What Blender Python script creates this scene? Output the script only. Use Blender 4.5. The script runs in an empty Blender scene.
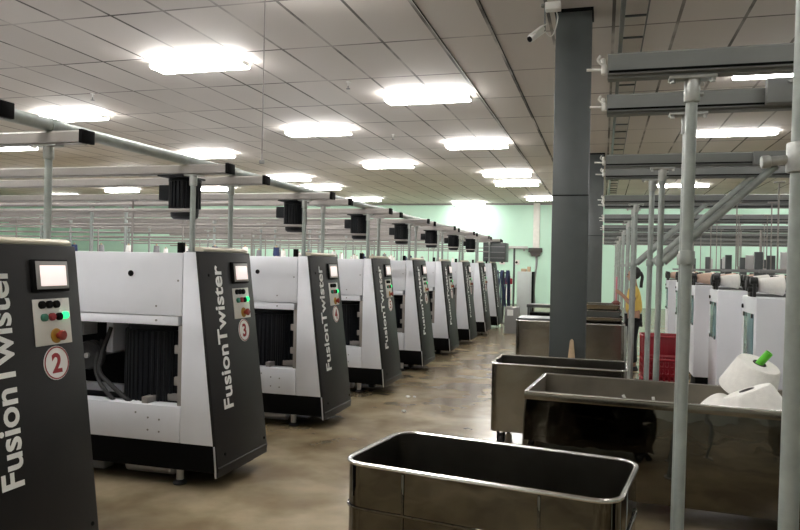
import bpy, bmesh, math, random
from mathutils import Vector, Matrix
random.seed(7)
PI = math.pi
sc = bpy.context.scene
COL = sc.collection

# ------------------------------------------------------------------ materials
def newmat(name):
    m = bpy.data.materials.new(name); m.use_nodes = True
    nt = m.node_tree
    return m, nt, nt.nodes['Principled BSDF']

def paint(name, col, rough=0.5, metal=0.0, var=0.06, scale=6.0, bump=0.0, bscale=40.0, rvar=0.1, spec=0.5):
    """one procedural surface: base colour broken up by a noise, roughness noise, optional bump"""
    m, nt, b = newmat(name)
    tc = nt.nodes.new('ShaderNodeTexCoord')
    n = nt.nodes.new('ShaderNodeTexNoise'); n.inputs['Scale'].default_value = scale
    n.inputs['Detail'].default_value = 5
    nt.links.new(tc.outputs['Object'], n.inputs['Vector'])
    r = nt.nodes.new('ShaderNodeValToRGB')
    r.color_ramp.elements[0].position = 0.3; r.color_ramp.elements[1].position = 0.7
    r.color_ramp.elements[0].color = tuple(c * (1 - var) for c in col) + (1,)
    r.color_ramp.elements[1].color = tuple(min(1, c * (1 + var)) for c in col) + (1,)
    nt.links.new(n.outputs['Fac'], r.inputs['Fac'])
    nt.links.new(r.outputs['Color'], b.inputs['Base Color'])
    mr = nt.nodes.new('ShaderNodeMapRange')
    mr.inputs['To Min'].default_value = max(0.02, rough * (1 - rvar)); mr.inputs['To Max'].default_value = min(1, rough * (1 + rvar))
    nt.links.new(n.outputs['Fac'], mr.inputs['Value'])
    nt.links.new(mr.outputs['Result'], b.inputs['Roughness'])
    b.inputs['Metallic'].default_value = metal
    b.inputs['Specular IOR Level'].default_value = spec
    if bump:
        n2 = nt.nodes.new('ShaderNodeTexNoise'); n2.inputs['Scale'].default_value = bscale
        nt.links.new(tc.outputs['Object'], n2.inputs['Vector'])
        bp = nt.nodes.new('ShaderNodeBump'); bp.inputs['Strength'].default_value = bump
        bp.inputs['Distance'].default_value = 0.02
        nt.links.new(n2.outputs['Fac'], bp.inputs['Height'])
        nt.links.new(bp.outputs['Normal'], b.inputs['Normal'])
    return m

def glow(name, col, strength):
    m, nt, b = newmat(name)
    b.inputs['Base Color'].default_value = tuple(col) + (1,)
    b.inputs['Emission Color'].default_value = tuple(col) + (1,)
    b.inputs['Emission Strength'].default_value = strength
    n = nt.nodes.new('ShaderNodeTexNoise'); n.inputs['Scale'].default_value = 3
    mr = nt.nodes.new('ShaderNodeMapRange'); mr.inputs['To Min'].default_value = 0.3; mr.inputs['To Max'].default_value = 0.4
    nt.links.new(n.outputs['Fac'], mr.inputs['Value']); nt.links.new(mr.outputs['Result'], b.inputs['Roughness'])
    return m

def floor_mat():
    m, nt, b = newmat('sealed_concrete')
    tc = nt.nodes.new('ShaderNodeTexCoord')
    def noise(scale, detail=6, dist=0.0):
        n = nt.nodes.new('ShaderNodeTexNoise'); n.inputs['Scale'].default_value = scale
        n.inputs['Detail'].default_value = detail; n.inputs['Distortion'].default_value = dist
        nt.links.new(tc.outputs['Object'], n.inputs['Vector']); return n
    a, c = noise(1.6, 10, 0.15), noise(5.0, 8, 0.1)
    r = nt.nodes.new('ShaderNodeValToRGB')
    e = r.color_ramp.elements
    e[0].position = 0.37; e[0].color = (0.175, 0.132, 0.077, 1)
    e[1].position = 0.63; e[1].color = (0.36, 0.298, 0.20, 1)
    x = e.new(0.5); x.color = (0.265, 0.212, 0.132, 1)
    nt.links.new(a.outputs['Fac'], r.inputs['Fac'])
    r2 = nt.nodes.new('ShaderNodeValToRGB')
    r2.color_ramp.elements[0].position = 0.3; r2.color_ramp.elements[0].color = (0.90, 0.89, 0.88, 1)
    r2.color_ramp.elements[1].position = 0.65; r2.color_ramp.elements[1].color = (1.04, 1.03, 1.01, 1)
    nt.links.new(c.outputs['Fac'], r2.inputs['Fac'])
    mx = nt.nodes.new('ShaderNodeMix'); mx.data_type = 'RGBA'; mx.blend_type = 'MULTIPLY'; mx.inputs['Factor'].default_value = 1
    nt.links.new(r.outputs['Color'], mx.inputs['A']); nt.links.new(r2.outputs['Color'], mx.inputs['B'])
    nt.links.new(mx.outputs['Result'], b.inputs['Base Color'])
    mr = nt.nodes.new('ShaderNodeMapRange'); mr.inputs['To Min'].default_value = 0.19; mr.inputs['To Max'].default_value = 0.27
    nt.links.new(c.outputs['Fac'], mr.inputs['Value']); nt.links.new(mr.outputs['Result'], b.inputs['Roughness'])
    b.inputs['Specular IOR Level'].default_value = 0.7
    w = noise(1.7, 2)
    bp = nt.nodes.new('ShaderNodeBump'); bp.inputs['Strength'].default_value = 0.05; bp.inputs['Distance'].default_value = 0.03
    nt.links.new(w.outputs['Fac'], bp.inputs['Height']); nt.links.new(bp.outputs['Normal'], b.inputs['Normal'])
    return m

def ceiling_mat(sx=0.645, ox=1.235, sy=1.5, oy=-7.89+150):
    """suspended tiles: a grid of joints of uneven darkness"""
    m, nt, b = newmat('ceiling_tiles')
    tc = nt.nodes.new('ShaderNodeTexCoord')
    sep = nt.nodes.new('ShaderNodeSeparateXYZ'); nt.links.new(tc.outputs['Object'], sep.inputs['Vector'])
    def math_(op, a, bb=None, cc=None):
        n = nt.nodes.new('ShaderNodeMath'); n.operation = op
        for i, v in enumerate((a, bb, cc)):
            if v is None: continue
            if isinstance(v, (int, float)): n.inputs[i].default_value = v
            else: nt.links.new(v, n.inputs[i])
        return n.outputs[0]
    def joint(axis, size, off, width):
        f = math_('PINGPONG', math_('ADD', sep.outputs[axis], off + 100 * size), size / 2)
        return math_('LESS_THAN', f, width)
    g1 = joint('X', sx, ox, 0.017); g2 = joint('Y', sy, oy, 0.017)
    nz = nt.nodes.new('ShaderNodeTexNoise'); nz.inputs['Scale'].default_value = 0.9; nz.inputs['Detail'].default_value = 3
    nt.links.new(tc.outputs['Object'], nz.inputs['Vector'])
    nr = nt.nodes.new('ShaderNodeMapRange'); nr.inputs['From Min'].default_value = 0.30; nr.inputs['From Max'].default_value = 0.55
    nt.links.new(nz.outputs['Fac'], nr.inputs['Value'])
    g = math_('MULTIPLY', math_('MAXIMUM', g1, g2), nr.outputs['Result'])
    br = nt.nodes.new('ShaderNodeTexWhiteNoise'); br.noise_dimensions = '2D'
    cmb = nt.nodes.new('ShaderNodeCombineXYZ')
    nt.links.new(math_('FLOOR', math_('DIVIDE', math_('ADD', sep.outputs['X'], ox + 100 * sx - sx / 2 + sx / 2), sx)), cmb.inputs['X'])
    nt.links.new(math_('FLOOR', math_('DIVIDE', math_('ADD', sep.outputs['Y'], oy + 100 * sy), sy)), cmb.inputs['Y'])
    nt.links.new(cmb.outputs['Vector'], br.inputs['Vector'])
    r = nt.nodes.new('ShaderNodeValToRGB')
    r.color_ramp.elements[0].color = (0.53, 0.492, 0.458, 1); r.color_ramp.elements[1].color = (0.60, 0.56, 0.522, 1)
    nt.links.new(br.outputs['Value'], r.inputs['Fac'])
    mx = nt.nodes.new('ShaderNodeMix'); mx.data_type = 'RGBA'
    mx.inputs['B'].default_value = (0.08, 0.07, 0.062, 1)
    nt.links.new(g, mx.inputs['Factor']); nt.links.new(r.outputs['Color'], mx.inputs['A'])
    nt.links.new(mx.outputs['Result'], b.inputs['Base Color'])
    b.inputs['Roughness'].default_value = 0.7
    bp = nt.nodes.new('ShaderNodeBump'); bp.inputs['Strength'].default_value = 0.25; bp.inputs['Distance'].default_value = 0.01; bp.invert = True
    nt.links.new(math_('MAXIMUM', g1, g2), bp.inputs['Height']); nt.links.new(bp.outputs['Normal'], b.inputs['Normal'])
    return m

def steel_mat(name, base, rough):
    """polished sheet steel with wipe marks and dents"""
    m, nt, b = newmat(name)
    tc = nt.nodes.new('ShaderNodeTexCoord')
    mp = nt.nodes.new('ShaderNodeMapping'); mp.inputs['Scale'].default_value = (1, 1, 1.5)
    nt.links.new(tc.outputs['Object'], mp.inputs['Vector'])
    n = nt.nodes.new('ShaderNodeTexNoise'); n.inputs['Scale'].default_value = 4; n.inputs['Detail'].default_value = 6
    nt.links.new(mp.outputs['Vector'], n.inputs['Vector'])
    r = nt.nodes.new('ShaderNodeValToRGB')
    r.color_ramp.elements[0].position = 0.3; r.color_ramp.elements[0].color = tuple(c * 0.93 for c in base) + (1,)
    r.color_ramp.elements[1].position = 0.7; r.color_ramp.elements[1].color = tuple(base) + (1,)
    nt.links.new(n.outputs['Fac'], r.inputs['Fac']); nt.links.new(r.outputs['Color'], b.inputs['Base Color'])
    b.inputs['Metallic'].default_value = 1.0
    mr = nt.nodes.new('ShaderNodeMapRange'); mr.inputs['To Min'].default_value = rough * 0.85; mr.inputs['To Max'].default_value = rough * 1.25
    nt.links.new(n.outputs['Fac'], mr.inputs['Value']); nt.links.new(mr.outputs['Result'], b.inputs['Roughness'])
    n2 = nt.nodes.new('ShaderNodeTexNoise'); n2.inputs['Scale'].default_value = 3.2; n2.inputs['Detail'].default_value = 2
    nt.links.new(tc.outputs['Object'], n2.inputs['Vector'])
    bp = nt.nodes.new('ShaderNodeBump'); bp.inputs['Strength'].default_value = 0.22; bp.inputs['Distance'].default_value = 0.03
    nt.links.new(n2.outputs['Fac'], bp.inputs['Height']); nt.links.new(bp.outputs['Normal'], b.inputs['Normal'])
    return m

M = dict(
    floor=floor_mat(), ceiling=ceiling_mat(),
    mint=paint('mint_wall_paint', (0.54, 0.80, 0.66), 0.5, var=0.03, scale=1.2),
    offwall=paint('pale_wall_paint', (0.55, 0.60, 0.55), 0.6, var=0.05, scale=1.2),
    panel=paint('charcoal_panel_paint', (0.015, 0.014, 0.0135), 0.42, spec=0.22, var=0.1, bump=0.05, bscale=300),
    black=paint('black_paint', (0.004, 0.004, 0.004), 0.6, spec=0.06),
    rubber=paint('black_rubber', (0.02, 0.02, 0.02), 0.75),
    white=paint('white_machine_paint', (0.74, 0.755, 0.80), 0.38, var=0.02),
    edge=paint('silver_edge', (0.55, 0.55, 0.55), 0.35, metal=0.6),
    ivory=paint('ivory_cover', (0.58, 0.53, 0.42), 0.5, var=0.03),
    letter=paint('white_lettering', (0.85, 0.85, 0.83), 0.5, var=0.02),
    red=paint('sign_red', (0.28, 0.008, 0.015), 0.5),
    redplastic=paint('red_plastic', (0.27, 0.006, 0.016), 0.42, var=0.15),
    estop=paint('stop_button_red', (0.24, 0.025, 0.015), 0.35),
    yellow=paint('stop_collar_yellow', (0.42, 0.22, 0.02), 0.5),
    greenbtn=paint('green_button', (0.02, 0.14, 0.09), 0.35),
    greenlit=glow('lit_green_button', (0.03, 0.8, 0.25), 0.7),
    plate=paint('brushed_plate', (0.72, 0.70, 0.66), 0.45, var=0.03),
    bezel=paint('screen_bezel', (0.30, 0.29, 0.28), 0.45),
    screen=glow('touch_screen_glow', (1.0, 0.88, 0.85), 0.30),
    motor=paint('motor_black_paint', (0.005, 0.006, 0.008), 0.5, spec=0.3, var=0.2),
    galv=paint('galvanised_pipe', (0.42, 0.43, 0.41), 0.42, metal=0.55, var=0.12, scale=25),
    pipe=paint('grey_pipe_paint', (0.30, 0.33, 0.31), 0.40, metal=0.15, var=0.10, scale=18),
    alu=paint('aluminium_rail', (0.27, 0.25, 0.232), 0.45, metal=0.1, var=0.06, scale=8),
    greyrail=paint('grey_box_rail', (0.185, 0.195, 0.19), 0.5, metal=0.1, var=0.06, scale=8),
    column=paint('column_paint', (0.075, 0.084, 0.084), 0.36, var=0.08, scale=4),
    steel=steel_mat('polished_steel', (0.14, 0.13, 0.112), 0.04),
    rim=paint('bright_steel_rim', (0.75, 0.74, 0.72), 0.25, metal=1.0, var=0.05),
    steel2=steel_mat('worn_steel', (0.27, 0.25, 0.215), 0.22),
    inner2=paint('lit_steel_inside', (0.27, 0.245, 0.20), 0.5, metal=0.8, var=0.15, scale=5),  # lighter copy of the bin steel; the lit look is put into the colour
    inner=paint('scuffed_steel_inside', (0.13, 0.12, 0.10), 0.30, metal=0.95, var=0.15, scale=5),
    yarn=paint('white_yarn', (0.88, 0.865, 0.82), 0.85, var=0.04, scale=30, bump=0.25, bscale=160),
    beigeyarn=paint('beige_yarn', (0.66, 0.47, 0.36), 0.85, var=0.06, scale=30, bump=0.25, bscale=160),
    navy=paint('navy_yarn', (0.03, 0.045, 0.12), 0.85, var=0.1, scale=30),
    greytube=paint('grey_yarn', (0.25, 0.25, 0.26), 0.8, var=0.1, scale=30),
    card=paint('paper_tube', (0.55, 0.42, 0.27), 0.8),
    greentube=paint('green_plastic_tube', (0.10, 0.55, 0.02), 0.4),
    darktube=paint('dark_core', (0.05, 0.045, 0.04), 0.6),
    holder=paint('bobbin_holder_black', (0.02, 0.02, 0.02), 0.45),
    tint=paint('tinted_window', (0.20, 0.33, 0.35), 0.12, var=0.15, scale=4),
    lamp=glow('fluorescent_diffuser', (1.0, 0.985, 0.96), 20.5),
    lamphouse=paint('lamp_housing', (0.75, 0.74, 0.72), 0.5),
    whiteplastic=paint('white_plastic', (0.75, 0.74, 0.70), 0.4),
    skin=paint('skin', (0.36, 0.20, 0.13), 0.55),
    shirt=paint('yellow_cloth', (0.75, 0.55, 0.13), 0.85, var=0.1, bump=0.3, bscale=25),
    trousers=paint('black_cloth', (0.012, 0.012, 0.014), 0.9, bump=0.3, bscale=25),
    hair=paint('black_hair', (0.012, 0.010, 0.009), 0.55, bump=0.4, bscale=90),
    wood=paint('pale_wood', (0.52, 0.38, 0.24), 0.65, var=0.15, scale=12),
    blue=paint('blue_hose', (0.015, 0.03, 0.10), 0.45),
    lint=paint('cotton_lint', (0.85, 0.84, 0.80), 0.95, bump=0.5),
    brown=paint('brown_bristles', (0.20, 0.06, 0.05), 0.8, var=0.2),
    pink=paint('pink_plastic', (0.55, 0.18, 0.25), 0.45),
    pale=paint('pale_cabinet_paint', (0.62, 0.68, 0.66), 0.45, var=0.03),
    grey=paint('mid_grey_paint', (0.22, 0.22, 0.22), 0.5),
)

# ------------------------------------------------------------------ mesh builder
def smooth_by_angle(me, ang=0.6):
    bm = bmesh.new(); bm.from_mesh(me)
    for f in bm.faces: f.smooth = True
    for e in bm.edges:
        if len(e.link_faces) == 2 and e.calc_face_angle(0) > ang: e.smooth = False
    bm.to_mesh(me); bm.free()

class MB:
    def __init__(s): s.bm = bmesh.new()
    def _merge(s, b, mtx=None):
        if mtx is not None: bmesh.ops.transform(b, matrix=mtx, verts=b.verts)
        me = bpy.data.meshes.new('t'); b.to_mesh(me); b.free()
        s.bm.from_mesh(me); bpy.data.meshes.remove(me)
        return s
    def box(s, x0, x1, y0, y1, z0, z1, bev=0.004, mtx=None):
        b = bmesh.new(); bmesh.ops.create_cube(b, size=1)
        bmesh.ops.scale(b, vec=(x1 - x0, y1 - y0, z1 - z0), verts=b.verts)
        bmesh.ops.translate(b, vec=((x0 + x1) / 2, (y0 + y1) / 2, (z0 + z1) / 2), verts=b.verts)
        if bev: bmesh.ops.bevel(b, geom=b.edges[:], offset=min(bev, 0.4 * min(x1 - x0, y1 - y0, z1 - z0)), segments=2, profile=0.5, affect='EDGES')
        return s._merge(b, mtx)
    def cyl(s, p0, p1, r0, r1=None, seg=20, bev=0.0):
        p0, p1 = Vector(p0), Vector(p1); d = p1 - p0; r1 = r0 if r1 is None else r1
        b = bmesh.new()
        bmesh.ops.create_cone(b, cap_ends=True, segments=seg, radius1=r0, radius2=r1, depth=d.length)
        if bev:
            es = [e for e in b.edges if len(e.link_faces) == 2 and any(len(f.verts) > 4 for f in e.link_faces)]
            bmesh.ops.bevel(b, geom=es, offset=bev, segments=2, profile=0.5, affect='EDGES')
        return s._merge(b, Matrix.Translation((p0 + p1) / 2) @ d.to_track_quat('Z', 'Y').to_matrix().to_4x4())
    def lathe(s, prof, seg=32, mtx=None):
        """closed profile of (r, z) spun round z"""
        b = bmesh.new(); rings = []
        for r, z in prof:
            if r < 1e-6: rings.append([b.verts.new((0, 0, z))])
            else: rings.append([b.verts.new((r * math.cos(2 * PI * i / seg), r * math.sin(2 * PI * i / seg), z)) for i in range(seg)])
        for A, B in zip(rings, rings[1:]):
            for i in range(seg):
                j = (i + 1) % seg
                if len(A) == 1 and len(B) > 1: b.faces.new((A[0], B[j], B[i]))
                elif len(B) == 1 and len(A) > 1: b.faces.new((A[i], A[j], B[0]))
                elif len(A) > 1: b.faces.new((A[i], A[j], B[j], B[i]))
        bmesh.ops.recalc_face_normals(b, faces=b.faces)
        return s._merge(b, mtx)
    def prism(s, poly, axis, a0, a1, bev=0.0, mtx=None):
        """polygon extruded along an axis; poly in the two other axes (y: x,z / x: y,z / z: x,y)"""
        b = bmesh.new()
        def P(p, a): return {'y': (p[0], a, p[1]), 'x': (a, p[0], p[1]), 'z': (p[0], p[1], a)}[axis]
        A = [b.verts.new(P(p, a0)) for p in poly]; B = [b.verts.new(P(p, a1)) for p in poly]
        b.faces.new(A); b.faces.new(B[::-1]); n = len(poly)
        for i in range(n): b.faces.new((A[i], B[i], B[(i + 1) % n], A[(i + 1) % n]))
        bmesh.ops.recalc_face_normals(b, faces=b.faces)
        if bev: bmesh.ops.bevel(b, geom=b.edges[:], offset=bev, segments=2, profile=0.5, affect='EDGES')
        return s._merge(b, mtx)
    def tube(s, pts, r, seg=10, closed=False, smooth=True):
        pts = [Vector(p) for p in pts]
        if smooth and len(pts) > 2 and not closed:
            q = []
            for i in range(len(pts) - 1):
                p0, p1, p2, p3 = pts[max(i - 1, 0)], pts[i], pts[i + 1], pts[min(i + 2, len(pts) - 1)]
                for k in range(6):
                    t = k / 6
                    q.append(0.5 * ((2 * p1) + (p2 - p0) * t + (2 * p0 - 5 * p1 + 4 * p2 - p3) * t * t + (3 * p1 - p0 - 3 * p2 + p3) * t ** 3))
            pts = q + [pts[-1]]
        b = bmesh.new(); rings = []; n = len(pts); up = None
        for i, p in enumerate(pts):
            if closed: d = pts[(i + 1) % n] - pts[i - 1]
            else: d = pts[min(i + 1, n - 1)] - pts[max(i - 1, 0)]
            d.normalize()
            if up is None:
                up = d.orthogonal().normalized()
            up = (up - d * up.dot(d)).normalized(); v = d.cross(up)
            rings.append([b.verts.new(p + (up * math.cos(2 * PI * k / seg) + v * math.sin(2 * PI * k / seg)) * r) for k in range(seg)])
        for i in range(n if closed else n - 1):
            A, B = rings[i], rings[(i + 1) % n]
            # match ring phase when closing
            off = 0
            if closed and i == n - 1:
                off = min(range(seg), key=lambda o: (B[o].co - A[0].co).length)
            for k in range(seg):
                b.faces.new((A[k], A[(k + 1) % seg], B[(k + 1 + off) % seg], B[(k + off) % seg]))
        if not closed:
            b.faces.new(rings[0][::-1]); b.faces.new(rings[-1])
        bmesh.ops.recalc_face_normals(b, faces=b.faces)
        return s._merge(b)
    def mesh(s, name):
        me = bpy.data.meshes.new(name); s.bm.to_mesh(me); s.bm.free(); smooth_by_angle(me); return me

def link(name, me, mat=None, parent=None, label=None):
    if isinstance(me, MB): me = me.mesh(name)
    if mat is not None and not me.materials: me.materials.append(M[mat])
    o = bpy.data.objects.new(name, me); COL.objects.link(o)
    if parent is not None: o.parent = parent
    if label: o['label'] = label
    return o
def tag(o, label, cat, group=None):
    o['label'] = label; o['category'] = cat
    if group: o['group'] = group
    return o
def empty(name, loc, label, cat, group=None, rz=0.0):
    o = bpy.data.objects.new(name, None); COL.objects.link(o); o.empty_display_size = 0.2
    o.location = loc; o.rotation_euler = (0, 0, rz)
    return tag(o, label, cat, group)
def struct(o): o['kind'] = 'structure'; return o
def copy_tree(o, parent=None):
    c = o.copy(); COL.objects.link(c); c.parent = parent
    for ch in list(o.children): copy_tree(ch, c)
    return c
ORD = ['nearest', 'second', 'third', 'fourth', 'fifth', 'sixth', 'seventh', 'eighth', 'ninth', 'tenth']

# ------------------------------------------------------------------ the hall
H = 4.16
XL, XR, YB, YF = -27.0, 14.0, 29.6, -7.0
struct(link('floor', MB().box(XL, XR, YF, YB, -0.1, 0, 0), 'floor'))
struct(link('ceiling', MB().box(XL, XR, YF, YB, H, H + 0.1, 0), 'ceiling'))
struct(link('wall_back', MB().box(XL, XR, YB, YB + 0.15, 0, H, 0), 'mint'))
struct(link('wall_left', MB().box(XL - 0.15, XL, YF, YB, 0, H, 0), 'mint'))
struct(link('wall_right', MB().box(XR, XR + 0.15, YF, YB, 0, H, 0), 'mint'))
struct(link('wall_front', MB().box(XL, XR, YF - 0.15, YF, 0, H, 0), 'offwall'))
struct(link('trim_1', MB().box(XL, XR, YB - 0.06, YB, H - 0.07, H, 0.01), 'grey'))

# steel columns (H section, flange towards the aisle)
def column(x, y, label):
    t = empty('steel_column', (x, y, 0), label, 'column', 'steel columns')
    w = 0.175
    m = MB()
    m.box(-w, w, 0, 0.022, 0.02, H - 0.03, 0.004).box(-w, w, 0.33, 0.352, 0.02, H - 0.03, 0.004).box(-0.014, 0.014, 0.022, 0.33, 0.02, H - 0.03, 0)
    link('shaft', m, 'column', t)
    link('base_plate', MB().box(-0.26, 0.26, -0.09, 0.44, 0, 0.02), 'column', t)
    link('cap_plate', MB().box(-0.19, 0.19, -0.02, 0.37, H - 0.03, H), 'black', t)
    m = MB()
    m.box(-w - 0.003, w + 0.003, -0.006, 0.0, 2.29, 2.30, 0)
    link('splice_strip', m, 'black', t)
    return t
column(-0.330, 7.25, 'dark grey steel column standing behind the steel bins, nearest one')
column(-0.20, 16.6, 'farther dark grey steel column half hidden behind the nearest column')

# ceiling lights
def make_light():
    t = empty('ceiling_light', (0, 0, H), 'x', 'ceiling light', 'fluorescent ceiling lights')
    link('housing', MB().box(-0.60, 0.60, -0.07, 0.07, -0.05, 0, 0.006), 'lamphouse', t)
    m = MB()
    b = 0.05
    m.box(-0.64, 0.64, -0.17, 0.17, -0.125, -0.051, 0.03)
    link('diffuser', m, 'lamp', t)
    for s in (-1, 1):
        link('end_clip', MB().box(s * 0.65 - 0.008, s * 0.65 + 0.008, -0.1, 0.1, -0.115, -0.06, 0.003), 'lamphouse', t)
    return t
L0 = None  # rows run on unseen around the camera; those lamps are added for lighting
ROWS = [(-2.6, [-2.6, 1.9, 5.85, 10.4, 14.75, 19.6, 21.95, 26.85], 'above the aisle edge'),
        (-5.35, [-0.6, 3.6, 8.05, 12.75, 17.45, 28.75], 'second row left of the aisle'),
        (-9.2, [1.8, 6.2, 10.6, 15.15, 19.8, 22.4, 26.9], 'third row left of the aisle'),
        (-13.3, [4.4, 8.9, 13.35, 17.8, 22.5, 26.9], 'fourth row left of the aisle'),
        (-17.4, [13.3, 18.0, 22.7, 26.9], 'fifth row left of the aisle'), (-21.6, [15.5, 20.0, 24.5], 'added farthest row at left'),  # far-left row and this row's last lamp added to brighten the dim mint wall
        (2.3, [-2.4, 1.8, 5.9, 10.1, 14.4, 18.8, 23.2, 27.6], 'row above the right machines'),
        (6.6, [5.9, 10.1, 14.4, 18.8, 23.2, 27.6], 'farthest row at right')]
for x, ys, where in ROWS:
    for i, y in enumerate(ys):
        if L0 is None: L0 = make_light(); o = L0
        else: o = copy_tree(L0)
        o.location = (x + (0.3 if y == 8.05 else 0.45 if y == 26.85 else 0.0), y, H)
        if x == 2.3: o.scale = (1.12, 0.42, 0.62)
        o['label'] = 'white fluorescent ceiling light, %s one of the %s' % (ORD[i], where)

# ------------------------------------------------------------------ twisting machines (left row)
CACHE = {}
def part(name, key, fn, mat, parent, label=None):
    if key not in CACHE:
        me = fn().mesh(name); me.materials.append(M[mat]); CACHE[key] = me
    return link(name, CACHE[key], None, parent, label)
DX, DZ = 0.194, -1.531                       # slanted front: over 1.53 m down it comes 0.19 m out
SL = math.hypot(DX, DZ); NX, NZ = -DZ / SL, DX / SL
def face_mtx(s, z, off=0.0, up=False):
    """frame on the slanted panel: x along the machine depth, y up the slope, z outwards; up=True turns x up the slope"""
    t = (1.634 - z) / 1.531
    o = Vector((0.34 + DX * t + NX * off, s, z + NZ * off))
    n = Vector((NX, 0, NZ)); u = Vector((-DX / SL, 0, -DZ / SL)); y = Vector((0, 1, 0))
    ax, ay = (u, -y) if up else (y, u)
    m = Matrix.Identity(4)
    for i in range(3): m[i][0], m[i][1], m[i][2], m[i][3] = ax[i], ay[i], n[i], o[i]
    return m
def pbox(s0, s1, z0, z1, o0, o1, bev=0.004):
    h = (z1 - z0) * SL / 1.531
    m = face_mtx((s0 + s1) / 2, (z0 + z1) / 2)
    return MB().box(-(s1 - s0) / 2, (s1 - s0) / 2, -h / 2, h / 2, o0, o1, bev, m)
def pdisc(s, z, r, o0, o1, bev=0.003, r1=None):
    prof = [(0, o0), (r, o0), (r if r1 is None else r1, o1 - bev), ((r if r1 is None else r1) - bev, o1), (0, o1)]
    return MB().lathe(prof, 24, face_mtx(s, z))

def text_mesh(body, key, w=None, h=None, extrude=0.0015, bold=0.0):
    if key in CACHE: return CACHE[key]
    cu = bpy.data.curves.new('t', 'FONT'); cu.body = body; cu.size = 1; cu.offset = bold; cu.extrude = 0.02; cu.resolution_u = 4
    ob = bpy.data.objects.new('t', cu); COL.objects.link(ob)
    dg = bpy.context.evaluated_depsgraph_get(); dg.update()
    me = bpy.data.meshes.new_from_object(ob.evaluated_get(dg))
    bpy.data.objects.remove(ob)
    xs = [v.co.x for v in me.vertices]; ys = [v.co.y for v in me.vertices]
    x0, x1, y0, y1 = min(xs), max(xs), min(ys), max(ys)
    kx = w / (x1 - x0) if w else None; ky = h / (y1 - y0)
    if kx is None: kx = ky
    for v in me.vertices:
        v.co = ((v.co.x - x0) * kx, (v.co.y - y0) * ky, extrude * (1 if v.co.z > 0 else 0))
    CACHE[key] = me
    return me
def put_text(name, body, key, mtx, mat, parent, w=None, h=None, bold=0.0, centre=False, label=None):
    me0 = text_mesh(body, key, w, h, bold=bold)
    k2 = key + '_placed'
    if k2 not in CACHE:
        me = me0.copy()
        if centre:
            cx = (min(v.co.x for v in me.vertices) + max(v.co.x for v in me.vertices)) / 2
            cy = (min(v.co.y for v in me.vertices) + max(v.co.y for v in me.vertices)) / 2
            for v in me.vertices: v.co.x -= cx; v.co.y -= cy
        me.transform(mtx); me.name = name; me.materials.clear(); me.materials.append(M[mat]); CACHE[k2] = me
    return link(name, CACHE[k2], None, parent, label)

LEN = 7.6                                    # machine length away from the aisle
def finned(r, z0, z1, n=28, f=0.018):
    poly = []
    for i in range(n):
        a = 2 * PI * i / n
        for da, rr in ((-0.3, r - f), (-0.18, r), (0.18, r), (0.3, r - f)):
            aa = a + da * 2 * PI / n
            poly.append((rr * math.cos(aa), rr * math.sin(aa)))
    return MB().prism(poly, 'z', z0, z1)

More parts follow.
